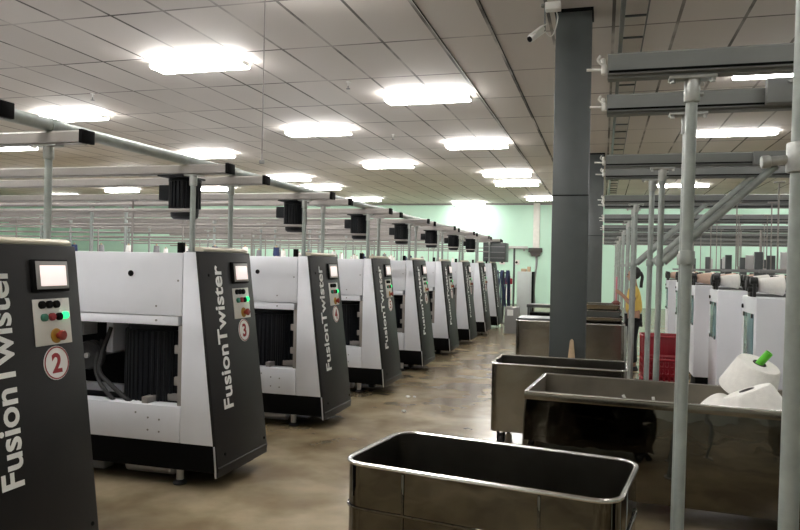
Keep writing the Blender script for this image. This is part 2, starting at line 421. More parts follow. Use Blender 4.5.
def machine(i, y0, num):
    look = ['nearest in the left row, number 2 sign', 'second in the left row, number 3 sign',
            'third in the left row, number 4 sign'] + ['%s in the left row from the camera' % ORD[k] for k in range(3, 9)]
    t = empty('twisting_machine', (-3.0, y0, 0), 'white machine with slanted charcoal end, ' + look[i], 'machine', 'yarn twisting machines of the left row')
    P = lambda n, fn, mat, label=None, parent=t, key=None: part(n, 'tm_' + (key or n), fn, mat, parent, label)
    # white end cabinet behind the slanted panel
    P('end_cabinet', lambda: MB().prism([(0.228, 1.628), (0.322, 1.628), (0.488, 0.312), (0.228, 0.312)], 'y', 0.0, 0.72, 0.003), 'white')
    pan = P('end_panel', lambda: MB().prism([(0.322, 1.634), (0.345, 1.634), (0.527, 0.172), (0.528, 0.100), (0.508, 0.100), (0.484, 0.312)], 'y', -0.004, 0.726, 0.004), 'panel', 'slanted charcoal panel')
    P('panel_fold', lambda: MB().prism([(0.5275, 0.170), (0.5335, 0.164), (0.522, 0.098), (0.512, 0.098), (0.512, 0.170)], 'y', -0.002, 0.724, 0.002), 'panel', parent=pan)
    P('panel_edge', lambda: MB().prism([(0.490, 0.312), (0.501, 0.312), (0.520, 0.10), (0.509, 0.10)], 'y', -0.010, -0.003, 0.001), 'edge', 'thin silver edge strip', pan)
    for k, (s, z) in enumerate(((0.10, 1.47), (0.10, 0.24), (0.68, 0.22))):
        P('panel_screw', lambda: pdisc(s, z, 0.011, 0.004, 0.009), 'black', parent=pan, key='screw%d' % k)
    put_text('lettering', 'FusionTwister', 'brand', face_mtx(0.272, 0.535, 0.0055, True), 'letter', pan, w=1.012, h=0.128, bold=0.021, label='white upright lettering')
    if i < 8:
        ts = P('touch_screen', lambda: pbox(0.402, 0.642, 1.405, 1.562, 0.004, 0.022), 'black')
        P('screen_frame', lambda: pbox(0.424, 0.634, 1.417, 1.553, 0.022, 0.026, 0.002), 'bezel', parent=ts)
        P('display', lambda: pbox(0.447, 0.618, 1.432, 1.532, 0.026, 0.0275, 0.0005), 'screen', 'bright blank display', ts)
        cp = P('control_plate', lambda: pbox(0.403, 0.643, 1.145, 1.370, 0.004, 0.009, 0.002), 'plate')
        for k, (s, z, mt) in enumerate(((0.454, 1.342, 'black'), (0.501, 1.342, 'black'), (0.548, 1.341, 'black'), (0.463, 1.280, 'greenbtn'), (0.514, 1.281, 'red'), (0.560, 1.280, 'black'), (0.603, 1.284, 'greenlit'))):
            P('push_button', lambda: pdisc(s, z, 0.019, 0.009, 0.026), mt, 'lit green push button' if mt == 'greenlit' else None, cp, 'btn%d' % k)
        es = P('stop_collar', lambda: pdisc(0.537, 1.187, 0.037, 0.009, 0.014), 'yellow', None, cp)
        P('stop_button', lambda: MB().lathe([(0, 0.014), (0.014, 0.014), (0.014, 0.034), (0.026, 0.036), (0.026, 0.046), (0.018, 0.052), (0, 0.052)], 24, face_mtx(0.543, 1.187)), 'estop', 'red mushroom stop button', cp)
        sg = P('number_sign', lambda: pdisc(0.527, 1.055, 0.084, 0.004, 0.007, 0.001), 'letter', 'round white number sign')
        def ring():
            m = MB(); m.lathe([(0.074, 0.0071), (0.080, 0.0071), (0.080, 0.0085), (0.074, 0.0085), (0.074, 0.0071)], 40, face_mtx(0.527, 1.055)); return m
        P('sign_ring', ring, 'red', None, sg)
        put_text('numeral', str(num), 'num%d' % num, face_mtx(0.527, 1.055, 0.0072), 'red', sg, h=0.098, bold=0.03, centre=True)
    # body
    P('upper_panel', lambda: MB().box(-LEN, 0.222, 0, 0.72, 1.186, 1.622, 0.005), 'white')
    P('lower_lip', lambda: MB().box(-LEN, 0.19, 0.006, 0.71, 1.118, 1.180, 0.003), 'white')
    P('lower_beam', lambda: MB().box(-LEN, 0.222, 0, 0.13, 0.312, 0.560, 0.005), 'white')
    P('rear_beam', lambda: MB().box(-LEN, 0.222, 0.59, 0.72, 0.312, 0.560, 0.005), 'white')
    P('bay_floor', lambda: MB().box(-LEN, 0.222, 0.135, 0.588, 0.42, 0.50, 0.003), 'black')
    P('bay_back', lambda: MB().box(-LEN, 0.222, 0.645, 0.67, 0.505, 1.115, 0), 'black')
    P('plinth', lambda: MB().box(-LEN, 0.500, 0.012, 0.708, 0.125, 0.309, 0.003), 'black')
    P('cover_plug', lambda: MB().cyl((-0.19, -0.006, 1.473), (-0.19, 0.001, 1.473), 0.021, seg=24), 'black')
    for k, (x, z) in enumerate(((-0.13, 0.50), (-0.03, 0.47), (0.06, 0.462), (-0.03, 0.385), (0.06, 0.378), (0.19, 1.43), (0.02, 1.25), (0.02, 1.15))):
        P('bolt', lambda: MB().cyl((x, -0.003, z), (x, 0.008, z), 0.007, seg=12), 'grey', key='bolt%d' % k)
    P('top_cover', lambda: MB().prism([(0.242, 1.629), (0.330, 1.636), (0.330, 1.655), (0.300, 1.668), (0.242, 1.668)], 'y', 0.09, 0.715, 0.004), 'ivory', 'ivory top cover')
    P('sensor', lambda: MB().box(0.176, 0.214, 0.0, 0.045, 1.6225, 1.695, 0.004), 'black')
    dm = P('drive_motor', lambda: finned(0.275, 0.55, 1.06, 40, 0.012).prism([(0.255 * math.cos(a * PI / 12), 0.255 * math.sin(a * PI / 12)) for a in range(24)], 'z', 1.06, 1.10, 0.008)
           .prism([(0.28 * math.cos(a * PI / 12), 0.28 * math.sin(a * PI / 12)) for a in range(24)], 'z', 0.50, 0.55, 0.004), 'motor')
    dm.location = (-0.155, 0.36, 0)
    P('guide_bar', lambda: MB().box(-0.06, 0.215, 0.16, 0.22, 0.562, 0.612, 0.004).box(-0.10, -0.05, 0.02, 0.24, 0.561, 0.606, 0.004), 'alu')
    P('hose', lambda: MB().tube([(-0.58, 0.30, 1.05), (-0.58, 0.20, 0.85), (-0.53, 0.12, 0.74), (-0.40, 0.08, 0.66), (-0.28, 0.06, 0.59), (-0.22, 0.065, 0.555)], 0.016, 10), 'rubber', key='hose0')
    P('hose', lambda: MB().tube([(-0.66, 0.30, 0.95), (-0.60, 0.16, 0.78), (-0.52, 0.10, 0.68), (-0.42, 0.07, 0.60), (-0.36, 0.065, 0.555)], 0.014, 10), 'rubber', key='hose1')
    P('pulley', lambda: MB().lathe([(0, 0), (0.10, 0), (0.11, 0.012), (0.10, 0.03), (0.10, 0.05), (0.11, 0.068), (0.10, 0.08), (0, 0.08)], 28, Matrix.Translation((-0.72, 0.22, 0.84)) @ Matrix.Rotation(-PI / 2, 4, 'X')), 'holder')
    P('pulley_shaft', lambda: MB().cyl((-0.72, 0.2, 0.84), (-0.72, 0.644, 0.84), 0.02), 'edge')
    P('bracket', lambda: MB().box(-0.62, -0.565, 0.30, 0.33, 0.86, 1.117, 0.003).box(-0.62, -0.59, 0.33, 0.644, 0.86, 1.117, 0.003), 'white', 'white sheet bracket')
    P('valve_block', lambda: MB().box(-0.86, -0.70, 0.15, 0.30, 1.0, 1.117, 0.006).cyl((-0.76, 0.15, 1.04), (-0.76, 0.10, 1.04), 0.02).cyl((-0.81, 0.15, 1.08), (-0.81, 0.12, 1.08), 0.012).box(-0.9, -0.86, 0.2, 0.25, 0.52, 1.117, 0.003), 'grey')
    P('support_post', lambda: MB().box(0.185, 0.221, 0.02, 0.07, 0.562, 1.117, 0.003).box(0.15, 0.185, 0.03, 0.06, 0.70, 0.76, 0.003).box(0.15, 0.185, 0.03, 0.06, 0.92, 0.98, 0.003), 'alu')
    for k, (x, y) in enumerate(((0.17, 0.10), (0.17, 0.62), (-1.9, 0.10), (-1.9, 0.62), (-3.9, 0.10), (-3.9, 0.62), (-7.2, 0.10), (-7.2, 0.62))):
        ft = P('foot', lambda: MB().lathe([(0, 0), (0.045, 0), (0.05, 0.012), (0.03, 0.03), (0.022, 0.035), (0, 0.035)], 20, Matrix.Translation((x, y, 0))), 'rubber', key='foot%d' % k)
        P('foot_stem', lambda: MB().cyl((x, y, 0.033), (x, y, 0.127), 0.026, seg=16), 'edge', 'pale foot stem', ft, 'stem%d' % k)
    P('under_duct', lambda: MB().cyl((-0.32, 0.20, 0.075), (0.06, 0.20, 0.075), 0.05, seg=24, bev=0.004), 'edge', key='duct0')
    P('under_duct', lambda: MB().box(-0.85, -0.50, 0.15, 0.26, 0.022, 0.124, 0.006), 'grey', key='duct1')
    P('under_tray', lambda: MB().box(-LEN, 0.45, 0.40, 0.66, 0.05, 0.124, 0.004), 'black')
    return t

NM = 9
Y0 = [2.337 + 1.907 * i for i in range(NM)]
for i in range(NM): machine(i, Y0[i], 2 + i)

# ------------------------------------------------------------------ creel rails over the machines
def rail(i, which, y, xend, px):
    near = which == 'a'
    t = empty('creel_rail', (-3.0, y, 1.62), 'pale aluminium overhead rail along the %s side of the %s left machine' % ('near' if near else 'far', ORD[i]), 'rail', 'overhead rails of the left machines')
    e = xend + 3.0; p = px + 3.0
    k = which + ('%d' % round(xend * 1000))
    def bar():
        m = MB(); m.prism([(-0.045, 0.552), (0.045, 0.552), (0.045, 0.602), (0.030, 0.613), (-0.030, 0.613), (-0.045, 0.602)], 'x', -LEN, e - 0.02, 0.0)
        m.box(-LEN, e - 0.03, -0.032, 0.032, 0.546, 0.553, 0); return m
    part('bar', 'rail_bar' + k, bar, 'alu', t)
    part('end_cap', 'rail_cap' + k, lambda: MB().box(e - 0.02, e + 0.004, -0.048, 0.048, 0.546, 0.616, 0.004), 'black', t, 'black end cap')
    for q, x in enumerate((p, p - 2.4, p - 4.8)):
        ps = part('post', 'rail_post%s%d' % (k, q), lambda: MB().cyl((x, 0, 0.004), (x, 0, 0.545), 0.019, seg=16), 'pipe', t)
        part('clamp', 'rail_clamp%s%d' % (k, q), lambda: MB().cyl((x, 0, 0.47), (x, 0, 0.545), 0.027, seg=16, bev=0.003).box(x - 0.07, x + 0.07, -0.03, 0.03, 0.535, 0.546, 0.002), 'galv', ps)
        part('post_flange', 'rail_flange%s%d' % (k, q), lambda: MB().cyl((x, 0, 0.0025), (x, 0, 0.016), 0.038, seg=16), 'pipe', ps)
    if i > 0:
        part('lower_bar', 'lowbar' + k, lambda: MB().cyl((-LEN, 0.0, 0.30 if near else 0.40), (p - 0.019, 0.0, 0.30 if near else 0.40), 0.013, seg=10), 'alu', t)
    if i > 0 and near:
        for q, x in enumerate((-0.45, -1.25, -2.3, -3.4)):
            h = (0.30, 0.40, 0.26, 0.36, 0.28, 0.38)[(q + i) % 6]
            part('guide_rod', 'guide%d_%.2f' % (q, h), lambda: MB().cyl((x, 0.3, 0.003), (x, 0.3, h), 0.008, seg=10).box(x - 0.05, x + 0.05, 0.28, 0.32, h, h + 0.012, 0.002), 'alu', t)
    return t
for i in range(NM):
    rail(i, 'a', Y0[i] + 0.055, -2.45, -2.742)
    rail(i, 'b', Y0[i] + 0.705, -2.505 if i else -2.57, -2.815)

def hanging_motor(y, label, s=1.0):
    t = empty('hanging_motor', (-2.90, y, 2.165), label, 'motor', 'black motors hanging under the rails')
    part('body', 'hm_body', lambda: finned(0.112, -0.225, -0.035, 22, 0.012), 'motor', t)
    part('fan_cover', 'hm_fan', lambda: MB().lathe([(0, -0.300), (0.075, -0.300), (0.095, -0.285), (0.100, -0.225), (0, -0.225)], 24), 'motor', t)
    part('top_flange', 'hm_fl', lambda: MB().cyl((0, 0, -0.035), (0, 0, -0.012), 0.115, seg=24, bev=0.003), 'motor', t)
    part('terminal_box', 'hm_box', lambda: MB().box(-0.185, -0.098, -0.05, 0.05, -0.165, -0.055, 0.008), 'motor', t)
    part('hanger_plate', 'hm_hang', lambda: MB().box(-0.10, 0.10, -0.19, 0.11, -0.012, -0.0005, 0.003), 'motor', t)
    return t
for i in range(1, NM - 1):
    hanging_motor(Y0[i] + 0.20, 'black finned electric motor hanging from the rails of the %s left machine' % ORD[i])
t = empty('fan_box', (-2.66, Y0[8] + 0.38, 2.165), 'large dark square fan box hanging at the far end of the left row', 'fan box')
link('casing', MB().box(-0.25, 0.32, -0.27, 0.27, -0.50, -0.02, 0.012), 'column', t)
link('mount', MB().box(-0.15, 0.2, -0.34, 0.34, -0.02, -0.0005, 0.002), 'column', t)
for z in (-0.12, -0.26, -0.40):
    link('casing_rib', MB().box(-0.22, 0.29, -0.276, -0.269, z - 0.01, z + 0.01, 0.002), 'grey', t)

t = empty('suction_pipe', (-2.8, 1.0, 2.268), 'long grey suction pipe lying across all the overhead rails of the left row', 'pipe')
link('pipe_run', MB().cyl((0, 0, 0), (0, 17.3, 0), 0.034, seg=20), 'pipe', t)
for k in range(8):
    link('pipe_coupling', MB().cyl((0, 1.02 + k * 1.907 + 1.0, 0), (0, 1.13 + k * 1.907 + 1.0, 0), 0.039, seg=20, bev=0.003), 'pipe', t)

# spools standing on the machine tops
SP = {}
def spool(kind):
    if kind in SP: return copy_tree(SP[kind])
    t = empty('yarn_spool', (0, 0, 0), 'x', 'spool')
    mat = dict(white='yarn', navy='navy', grey='greytube')[kind]
    part('winding', 'sp_w' + kind, lambda: MB().lathe([(0, 0.012), (0.042, 0.012), (0.046, 0.03), (0.038, 0.13), (0, 0.13)], 16), mat, t)
    part('core', 'sp_c', lambda: MB().cyl((0, 0, 0), (0, 0, 0.155), 0.014, seg=12), 'card', t)
    SP[kind] = t
    return t
for i in range(2, 8):
    for k in range(8):
        kind = ('white', 'navy', 'white', 'grey', 'white', 'grey', 'navy')[(k + i * 3) % 7]
        o = spool(kind)
        o.scale = (0.75, 0.75, 0.75)
        o.location = (-3.28 - 0.36 * k - (0.1 if i % 2 else 0), Y0[i] + 0.58, 1.6225)
        o['label'] = 'small %s yarn spool on top of the %s left machine, %s from its aisle end' % (kind, ORD[i], ORD[k] if k else 'first')
        o['group'] = 'yarn spools on the machine tops'

# ------------------------------------------------------------------ pipe frames and rails on the right
def right_rail(i, y, brace, label, px, posts, x0=0.004, x1=6.5):
    t = empty('overhead_rail', (px, y, 0), label, 'rail', 'grey overhead rails on the right')
    a, b = x0 - px, x1 - px
    def bar():
        m = MB(); m.prism([(-0.05, 2.372), (0.05, 2.372), (0.05, 2.452), (0.035, 2.462), (-0.035, 2.462), (-0.05, 2.452)], 'x', a, b)
        m.box(a + 0.002, b, -0.03, 0.03, 2.360, 2.372, 0); return m
    part('bar', 'rr_bar%.2f' % a, bar, 'greyrail', t)
    part('groove', 'rr_groove%.2f' % a, lambda: MB().box(a + 0.005, b, -0.053, -0.049, 2.378, 2.388, 0), 'black', t)
    for q, x in enumerate((0.0, 2.2, 4.4)[:posts]):
        ps = part('post', 'rr_post%d' % q, lambda: MB().cyl((x - 0.024, 0, 0.010), (x, 0, 2.345), 0.0225, seg=20), 'pipe', t)
        part('base_flange', 'rr_base%d' % q, lambda: MB().cyl((x - 0.024, 0, 0), (x - 0.024, 0, 0.012), 0.06, seg=24), 'galv', ps)
        part('sleeve', 'rr_sleeve%d' % q, lambda: MB().cyl((x, 0, 2.255), (x, 0, 2.348), 0.031, seg=20, bev=0.003).cyl((x + 0.028, -0.01, 2.325), (x + 0.042, -0.01, 2.325), 0.007).cyl((x + 0.028, -0.01, 2.285), (x + 0.042, -0.01, 2.285), 0.007), 'galv', ps, 'bright clamping sleeve')
        part('bracket', 'rr_bracket%d' % q, lambda: MB().box(x - 0.09, x + 0.09, -0.035, 0.035, 2.346, 2.360, 0.003).cyl((x - 0.075, -0.02, 2.33), (x - 0.075, -0.02, 2.348), 0.010).cyl((x + 0.075, -0.02, 2.33), (x + 0.075, -0.02, 2.348), 0.010), 'galv', ps)
        part('collar', 'rr_collar%d' % q, lambda: MB().cyl((x - 0.0075, 0, 1.60), (x - 0.007, 0, 1.655), 0.031, seg=20, bev=0.003), 'pipe', ps)
        if brace:
            part('brace', 'rr_brace%d' % q, lambda: MB().cyl((x + 0.02, -0.0, 1.63), (x + 0.79, 0, 2.362), 0.030, seg=16), 'pipe', t)
    part('end_fitting', 'rr_fit%.2f' % a, lambda: MB().box(a - 0.026, a - 0.001, -0.02, 0.02, 2.385, 2.425, 0.008).cyl((a - 0.016, 0, 2.42), (a - 0.020, 0, 2.452), 0.010, seg=10, bev=0.003).cyl((a - 0.02, 0, 2.405), (a - 0.085, 0.0, 2.408), 0.006, seg=10).tube([(a - 0.02, -0.015, 2.42), (a - 0.04, -0.02, 2.44), (a - 0.03, -0.02, 2.46)], 0.005, 6), 'whiteplastic', t, 'white end fitting')
    return t
names = ['nearest, standing in front of the big steel bin', 'second from the front, just behind the nearest', 'third from the front, with slanting pipe braces',
         'fourth from the front, with slanting pipe braces', 'fifth from the front', 'sixth from the front', 'seventh from the front', 'eighth from the front', 'ninth from the front', 'tenth from the front'] + [w + ' from the front' for w in ('eleventh', 'twelfth', 'thirteenth', 'fourteenth', 'fifteenth', 'sixteenth')]
rr = []
for i, (y, br) in enumerate(((3.04, 0), (3.76, 0), (5.78, 1), (6.52, 1), (9.0, 1), (9.74, 1), (12.25, 0), (12.98, 0), (15.3, 0), (16.1, 0), (18.4, 0), (19.1, 0), (21.5, 0), (22.2, 0), (24.6, 0), (25.3, 0))):
    px = (0.334, 0.395, 0.427, 0.40, 0.37, 0.37)[i] if i < 6 else 0.40
    rr.append(right_rail(i, y, br, 'grey overhead rail on pipe posts, ' + names[i], px, 3 if y < 5.9 else 1))
link('trunking', MB().box(0.335, 3.0, -0.115, -0.055, 2.372, 2.49, 0.004), 'greyrail', rr[1], 'wide grey cable trunking')
link('trunking_bracket', MB().box(0.46, 0.70, -0.11, -0.10, 2.49, 2.50, 0.002).prism([(0.42, 2.47), (0.56, 2.53), (0.56, 2.52), (0.43, 2.46)], 'y', -0.13, -0.115), 'galv', rr[1])
link('trunking', MB().box(0.62, 3.0, -0.115, -0.055, 2.36, 2.455, 0.004), 'greyrail', rr[2], 'wide grey cable trunking')

t = empty('pipe_post', (0.625, 2.6, 0), 'thick grey pipe post at the right, nearest the camera', 'post')
link('shaft', MB().cyl((-0.018, 0, 0.010), (0.030, 0, H), 0.031, seg=24), 'pipe', t)
link('base_flange', MB().cyl((-0.018, 0, 0), (-0.018, 0, 0.012), 0.075, seg=24), 'galv', t)
link('clamp', MB().cyl((0.004, 0, 1.91), (0.0055, 0, 2.01), 0.045, seg=24, bev=0.004), 'galv', t)
st = link('side_arm', MB().cyl((-0.03, 0, 1.955), (-0.10, 0.01, 1.950), 0.016, seg=16, bev=0.003).cyl((-0.085, 0.01, 1.95), (-0.115, 0.01, 1.948), 0.022, seg=16, bev=0.005), 'galv', t)

# ------------------------------------------------------------------ white winders on the right
def winder(i, y):
    t = empty('winding_machine', (1.137, y, 0), 'white winding machine with a tinted pane on its aisle end, %s in the right row' % ORD[i], 'machine', 'white winding machines of the right row')
    P = lambda n, fn, mat, label=None, parent=t, key=None: part(n, 'wm_' + (key or n), fn, mat, parent, label)
    P('cabinet', lambda: MB().box(0, 4.6, 0, 0.58, 0.20, 1.372, 0.012), 'white')
    P('plinth', lambda: MB().box(0.03, 4.57, 0.03, 0.55, 0.0, 0.199, 0.004), 'black')
    P('window', lambda: MB().box(-0.008, -0.001, 0.08, 0.44, 0.86, 1.24, 0.002), 'tint', 'blue tinted pane')
    for k, (yy, z) in enumerate(((0.10, 1.225), (0.42, 1.225), (0.10, 0.875), (0.42, 0.875))):
        P('window_clip', lambda: MB().box(-0.018, -0.0085, yy - 0.02, yy + 0.02, z - 0.018, z + 0.018, 0.003), 'holder', key='clip%d' % k)
    P('key_lock', lambda: MB().cyl((-0.012, 0.52, 1.285), (-0.0005, 0.52, 1.285), 0.018), 'black', key='lock0')
    P('handle_slot', lambda: MB().box(0.24, 0.34, -0.006, -0.001, 1.165, 1.195, 0.002), 'black', 'black handle slot')
    P('bed', lambda: MB().box(0.05, 4.5, 0.30, 0.50, 1.373, 1.395, 0.004), 'grey')
    P('rear_upright', lambda: MB().box(0.42, 0.50, 0.44, 0.49, 1.396, 1.78, 0.004), 'column', key='up0')
    P('rear_upright', lambda: MB().box(0.92, 1.02, 0.44, 0.49, 1.396, 1.78, 0.004), 'column', key='up1')
    P('rear_upright', lambda: MB().box(1.62, 1.70, 0.44, 0.49, 1.396, 1.78, 0.004), 'column', key='up2')
    P('rear_bar', lambda: MB().box(0.1, 4.4, 0.435, 0.465, 1.56, 1.59, 0.003), 'grey')
    P('thread_box', lambda: MB().box(0.66, 0.78, 0.40, 0.44, 1.60, 1.78, 0.004), 'edge')
    P('thread_pipe', lambda: MB().tube([(1.18, 0.30, 2.2), (1.18, 0.30, 1.75), (1.19, 0.30, 1.64), (1.26, 0.30, 1.60), (1.9, 0.30, 1.60)], 0.014, 8), 'alu')
    for q in range(5):
        x = 0.24 + q * 0.34
        P('thread_rod', lambda: MB().cyl((x, 0.47, 1.59), (x, 0.47, 2.30), 0.007, seg=8).box(x - 0.04, x + 0.04, 0.44, 0.48, 2.30, 2.315, 0.002), 'alu', key='rod%d' % q)
    for q in range(6):
        x = 0.0 + q * 0.28
        P('bobbin_holder', lambda: MB().box(x - 0.018, x + 0.018, 0.15, 0.25, 1.3735, 1.45, 0.008).cyl((x - 0.042, 0.20, 1.465), (x + 0.042, 0.20, 1.465), 0.048, seg=18, bev=0.006).cyl((x - 0.03, 0.10, 1.50), (x + 0.025, 0.10, 1.50), 0.030, seg=14, bev=0.006).box(x - 0.008, x + 0.016, 0.085, 0.115, 1.374, 1.50, 0.006).box(x - 0.035, x + 0.01, 0.16, 0.24, 1.48, 1.535, 0.008)
          .box(x - 0.014, x + 0.014, 0.185, 0.30, 1.44, 1.50, 0.006).cyl((x - 0.02, 0.31, 1.50), (x + 0.02, 0.31, 1.50), 0.030, seg=14, bev=0.004)
          .cyl((x - 0.035, 0.15, 1.43), (x + 0.035, 0.15, 1.43), 0.022, seg=14, bev=0.004), 'holder', key='hold%d' % q)
    return t
def cone_mesh(L=0.185, r0=0.078, r1=0.052):
    return MB().lathe([(0.022, 0), (r0 - 0.012, 0), (r0, 0.008), (r1 + 0.002, L - 0.008), (r1 - 0.006, L), (0.022, L), (0.022, 0)], 28)
CN = {}
def cone(kind):
    if kind in CN: return copy_tree(CN[kind])
    t = empty('yarn_cone', (0, 0, 0), 'x', 'yarn cone')
    part('winding', 'cone_w_' + kind, cone_mesh, 'yarn' if kind == 'white' else 'beigeyarn', t)
    part('core_tube', 'cone_core', lambda: MB().cyl((0, 0, -0.006), (0, 0, 0.191), 0.021, 0.019, seg=16), 'card', t)
    CN[kind] = t; return t
NW = 5
YW = [5.95 + 1.905 * i for i in range(NW)]
for i in range(NW):
    winder(i, YW[i])
    for q in range(5 if i < 3 else 3):
        kind = 'beige' if (i == 1 and q == 2) or (i == 2 and q < 3) or (i == 4) else 'white'
        o = cone(kind)
        o.location = (1.137 + 0.047 + q * 0.28 + 0.185, YW[i] + 0.20, 1.465)
        o.rotation_euler = (0, -PI / 2, 0)
        o['label'] = '%s yarn cone lying in the holders on the %s right machine, %s from the aisle' % (kind, ORD[i], ORD[q] if q else 'first')
        o['group'] = 'yarn cones on the white winders'

# ------------------------------------------------------------------ steel bins
def rrect(w, d, r, n=6):
    pts = []
    for cx, cy, a0 in ((w / 2 - r, d / 2 - r, 0), (-w / 2 + r, d / 2 - r, 90), (-w / 2 + r, -d / 2 + r, 180), (w / 2 - r, -d / 2 + r, 270)):
        for k in range(n + 1):
            a = math.radians(a0 + 90 * k / n); pts.append((cx + r * math.cos(a), cy + r * math.sin(a)))
    return pts
def loft(sections, m):
    b = m.bm; rings = [[b.verts.new((x, y, z)) for x, y in pts] for pts, z in sections]
    n = len(rings[0])
    for A, B in zip(rings, rings[1:]):
        for i in range(n): b.faces.new((A[i], A[(i + 1) % n], B[(i + 1) % n], B[i]))
    b.faces.new(rings[0][::-1]); b.faces.new(rings[-1])
    bmesh.ops.recalc_face_normals(b, faces=b.faces[:])
def steel_bin(x, y, rz, w, d, h, r, label, mat='steel', rim_r=0.011, zb=0.13, belly=0.0, band=0.0, seams=True, inner='inner'):
    t = empty('steel_bin', (x, y, 0), label, 'bin', 'steel bins on castors', rz)
    m = MB(); th = 0.012; tp = 0.0
    secs = []
    N = 8
    for k in range(N + 1):
        f = k / N; z = zb + (h - zb) * f; o = belly * math.sin(PI * f) * 2
        secs.append((rrect(w + o, d + o, r), z))
    for k in range(N, -1, -1):
        f = k / N; z = zb + th + (h - zb - th) * f; o = belly * math.sin(PI * f) * 2
        secs.append((rrect(w - 2 * th + o, d - 2 * th + o, max(r - th, 0.004)), z))
    loft(secs, m)
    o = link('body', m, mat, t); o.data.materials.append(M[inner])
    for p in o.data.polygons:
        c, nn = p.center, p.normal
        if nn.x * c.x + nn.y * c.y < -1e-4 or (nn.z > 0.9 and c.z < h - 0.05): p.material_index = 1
    pts = [(px, py, h) for px, py in rrect(w, d, r)]
    link('rim', MB().tube(pts, rim_r, 10, closed=True), 'rim', t, 'bright rolled rim')
    if band:
        mb = MB()
        for (x0, x1, y0, y1) in ((-w / 2 - 0.006, w / 2 + 0.006, -d / 2 - 0.007, -d / 2 - 0.0005), (-w / 2 - 0.006, w / 2 + 0.006, d / 2 + 0.0005, d / 2 + 0.007),
                                 (-w / 2 - 0.007, -w / 2 - 0.0005, -d / 2, d / 2), (w / 2 + 0.0005, w / 2 + 0.007, -d / 2, d / 2)):
            mb.box(x0, x1, y0, y1, h - band, h - 0.006, 0.001)
        link('rim_band', mb, 'steel2', t)
    if seams:
        mb = MB(); zz = h - 0.195
        mb.tube([(px * 1.004, py * 1.004, zz) for px, py in rrect(w, d, r)], 0.0065, 8, closed=True)
        link('bead', mb, mat, t)
        for sx in (-w / 2 + 0.30, w / 2 - 0.30):
            for sy in (-1, 1): link('weld_seam', MB().box(sx - 0.006, sx + 0.006, sy * d / 2 - 0.005, sy * d / 2 + 0.005, zb + 0.02, h - 0.015, 0.002), mat, t)
    for sx in (-1, 1):
        for sy in (-1, 1):
            cx, cy = sx * (w / 2 - 0.09), sy * (d / 2 - 0.08)
            c = link('caster', MB().box(cx - 0.035, cx + 0.035, cy - 0.035, cy + 0.035, zb - 0.008, zb, 0.001).box(cx - 0.032, cx - 0.021, cy - 0.045, cy + 0.045, 0.03, zb - 0.006, 0.001)
                     .box(cx + 0.021, cx + 0.032, cy - 0.045, cy + 0.045, 0.03, zb - 0.006, 0.001), 'black', t)
            link('wheel', MB().cyl((cx - 0.019, cy, 0.052), (cx + 0.019, cy, 0.052), 0.052, seg=24, bev=0.006), 'rubber', c)
    return t
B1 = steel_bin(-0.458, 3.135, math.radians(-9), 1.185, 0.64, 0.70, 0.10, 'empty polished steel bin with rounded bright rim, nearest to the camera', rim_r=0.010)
a = math.radians(-4.5)
w2, d2 = 2.1, 0.82
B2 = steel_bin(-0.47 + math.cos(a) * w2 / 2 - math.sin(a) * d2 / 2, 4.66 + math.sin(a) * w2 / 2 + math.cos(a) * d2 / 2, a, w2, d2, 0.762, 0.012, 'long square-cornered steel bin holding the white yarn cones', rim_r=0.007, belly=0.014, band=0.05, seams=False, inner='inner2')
for lx, rz_ in ((-0.47, 0.5), (-0.27, 0.1)):
    o = link('paper_tag', MB().box(-0.011, 0.011, -0.0015, 0.0015, -0.024, 0.024, 0.0005), 'lint', B2, 'small white paper tag'); o.location = (lx, 0.394, 0.63); o.rotation_euler = (0, -rz_, 0)
B3 = steel_bin(-0.352, 6.47, math.radians(-1), 1.14, 0.62, 0.722, 0.06, 'rounded steel bin standing right in front of the dark column', 'steel2', rim_r=0.008, seams=False)
steel_bin(-0.05, 11.15, 0, 0.74, 0.62, 0.74, 0.05, 'far steel bin behind the column, under the stacked trays', 'steel2', rim_r=0.012, seams=False)
steel_bin(-0.91, 11.6, 0, 0.80, 0.7, 0.72, 0.08, 'far steel bin left of the dark column, beside the grey box', 'steel2', rim_r=0.012, seams=False)
B6 = steel_bin(1.75, 2.55, math.radians(-5), 1.1, 0.62, 0.70, 0.09, 'polished steel bin at the right of the camera, mostly out of view', rim_r=0.010)

# white cones in the long bin
def big_cone(loc, rot, label, green=False, sc_=1.0):
    t = empty('yarn_cone', loc, label, 'yarn cone', 'white yarn cones in the long steel bin')
    t.rotation_euler = rot; t.scale = (sc_,) * 3
    L, r0, r1 = 0.25, 0.20, 0.145
    part('winding', 'bigcone', lambda: MB().lathe([(0.046, 0.012), (0.050, 0.0), (r0 - 0.02, 0.0), (r0 - 0.004, 0.006), (r0, 0.02), (r1 + 0.006, L - 0.018), (r1 - 0.004, L - 0.003), (r1 - 0.02, L), (0.050, L), (0.046, L - 0.012), (0.046, 0.012)], 48), 'yarn', t)
    part('core_tube', 'bigcore', lambda: MB().lathe([(0.039, -0.004), (0.045, -0.004), (0.045, L + 0.004), (0.039, L + 0.004), (0.039, -0.004)], 24), 'darktube', t)
    if green:
        link('green_tube', MB().lathe([(0.021, -0.03), (0.027, -0.03), (0.027, 0.105), (0.021, 0.105), (0.021, -0.03)], 24, Matrix.Translation((0, 0, L)) @ Matrix.Rotation(0.28, 4, 'Y')), 'greentube', t, 'bright green tube')
    return t
R = math.radians
big_cone((0.935, 5.16, 0.765), (R(17), R(18), 0), 'white yarn cone with a bright green tube, topmost in the long steel bin', True, 0.91)
big_cone((0.975, 4.79, 0.605), (R(-6), R(-23), 0), 'white yarn cone leaning left at the front of the pile in the bin')
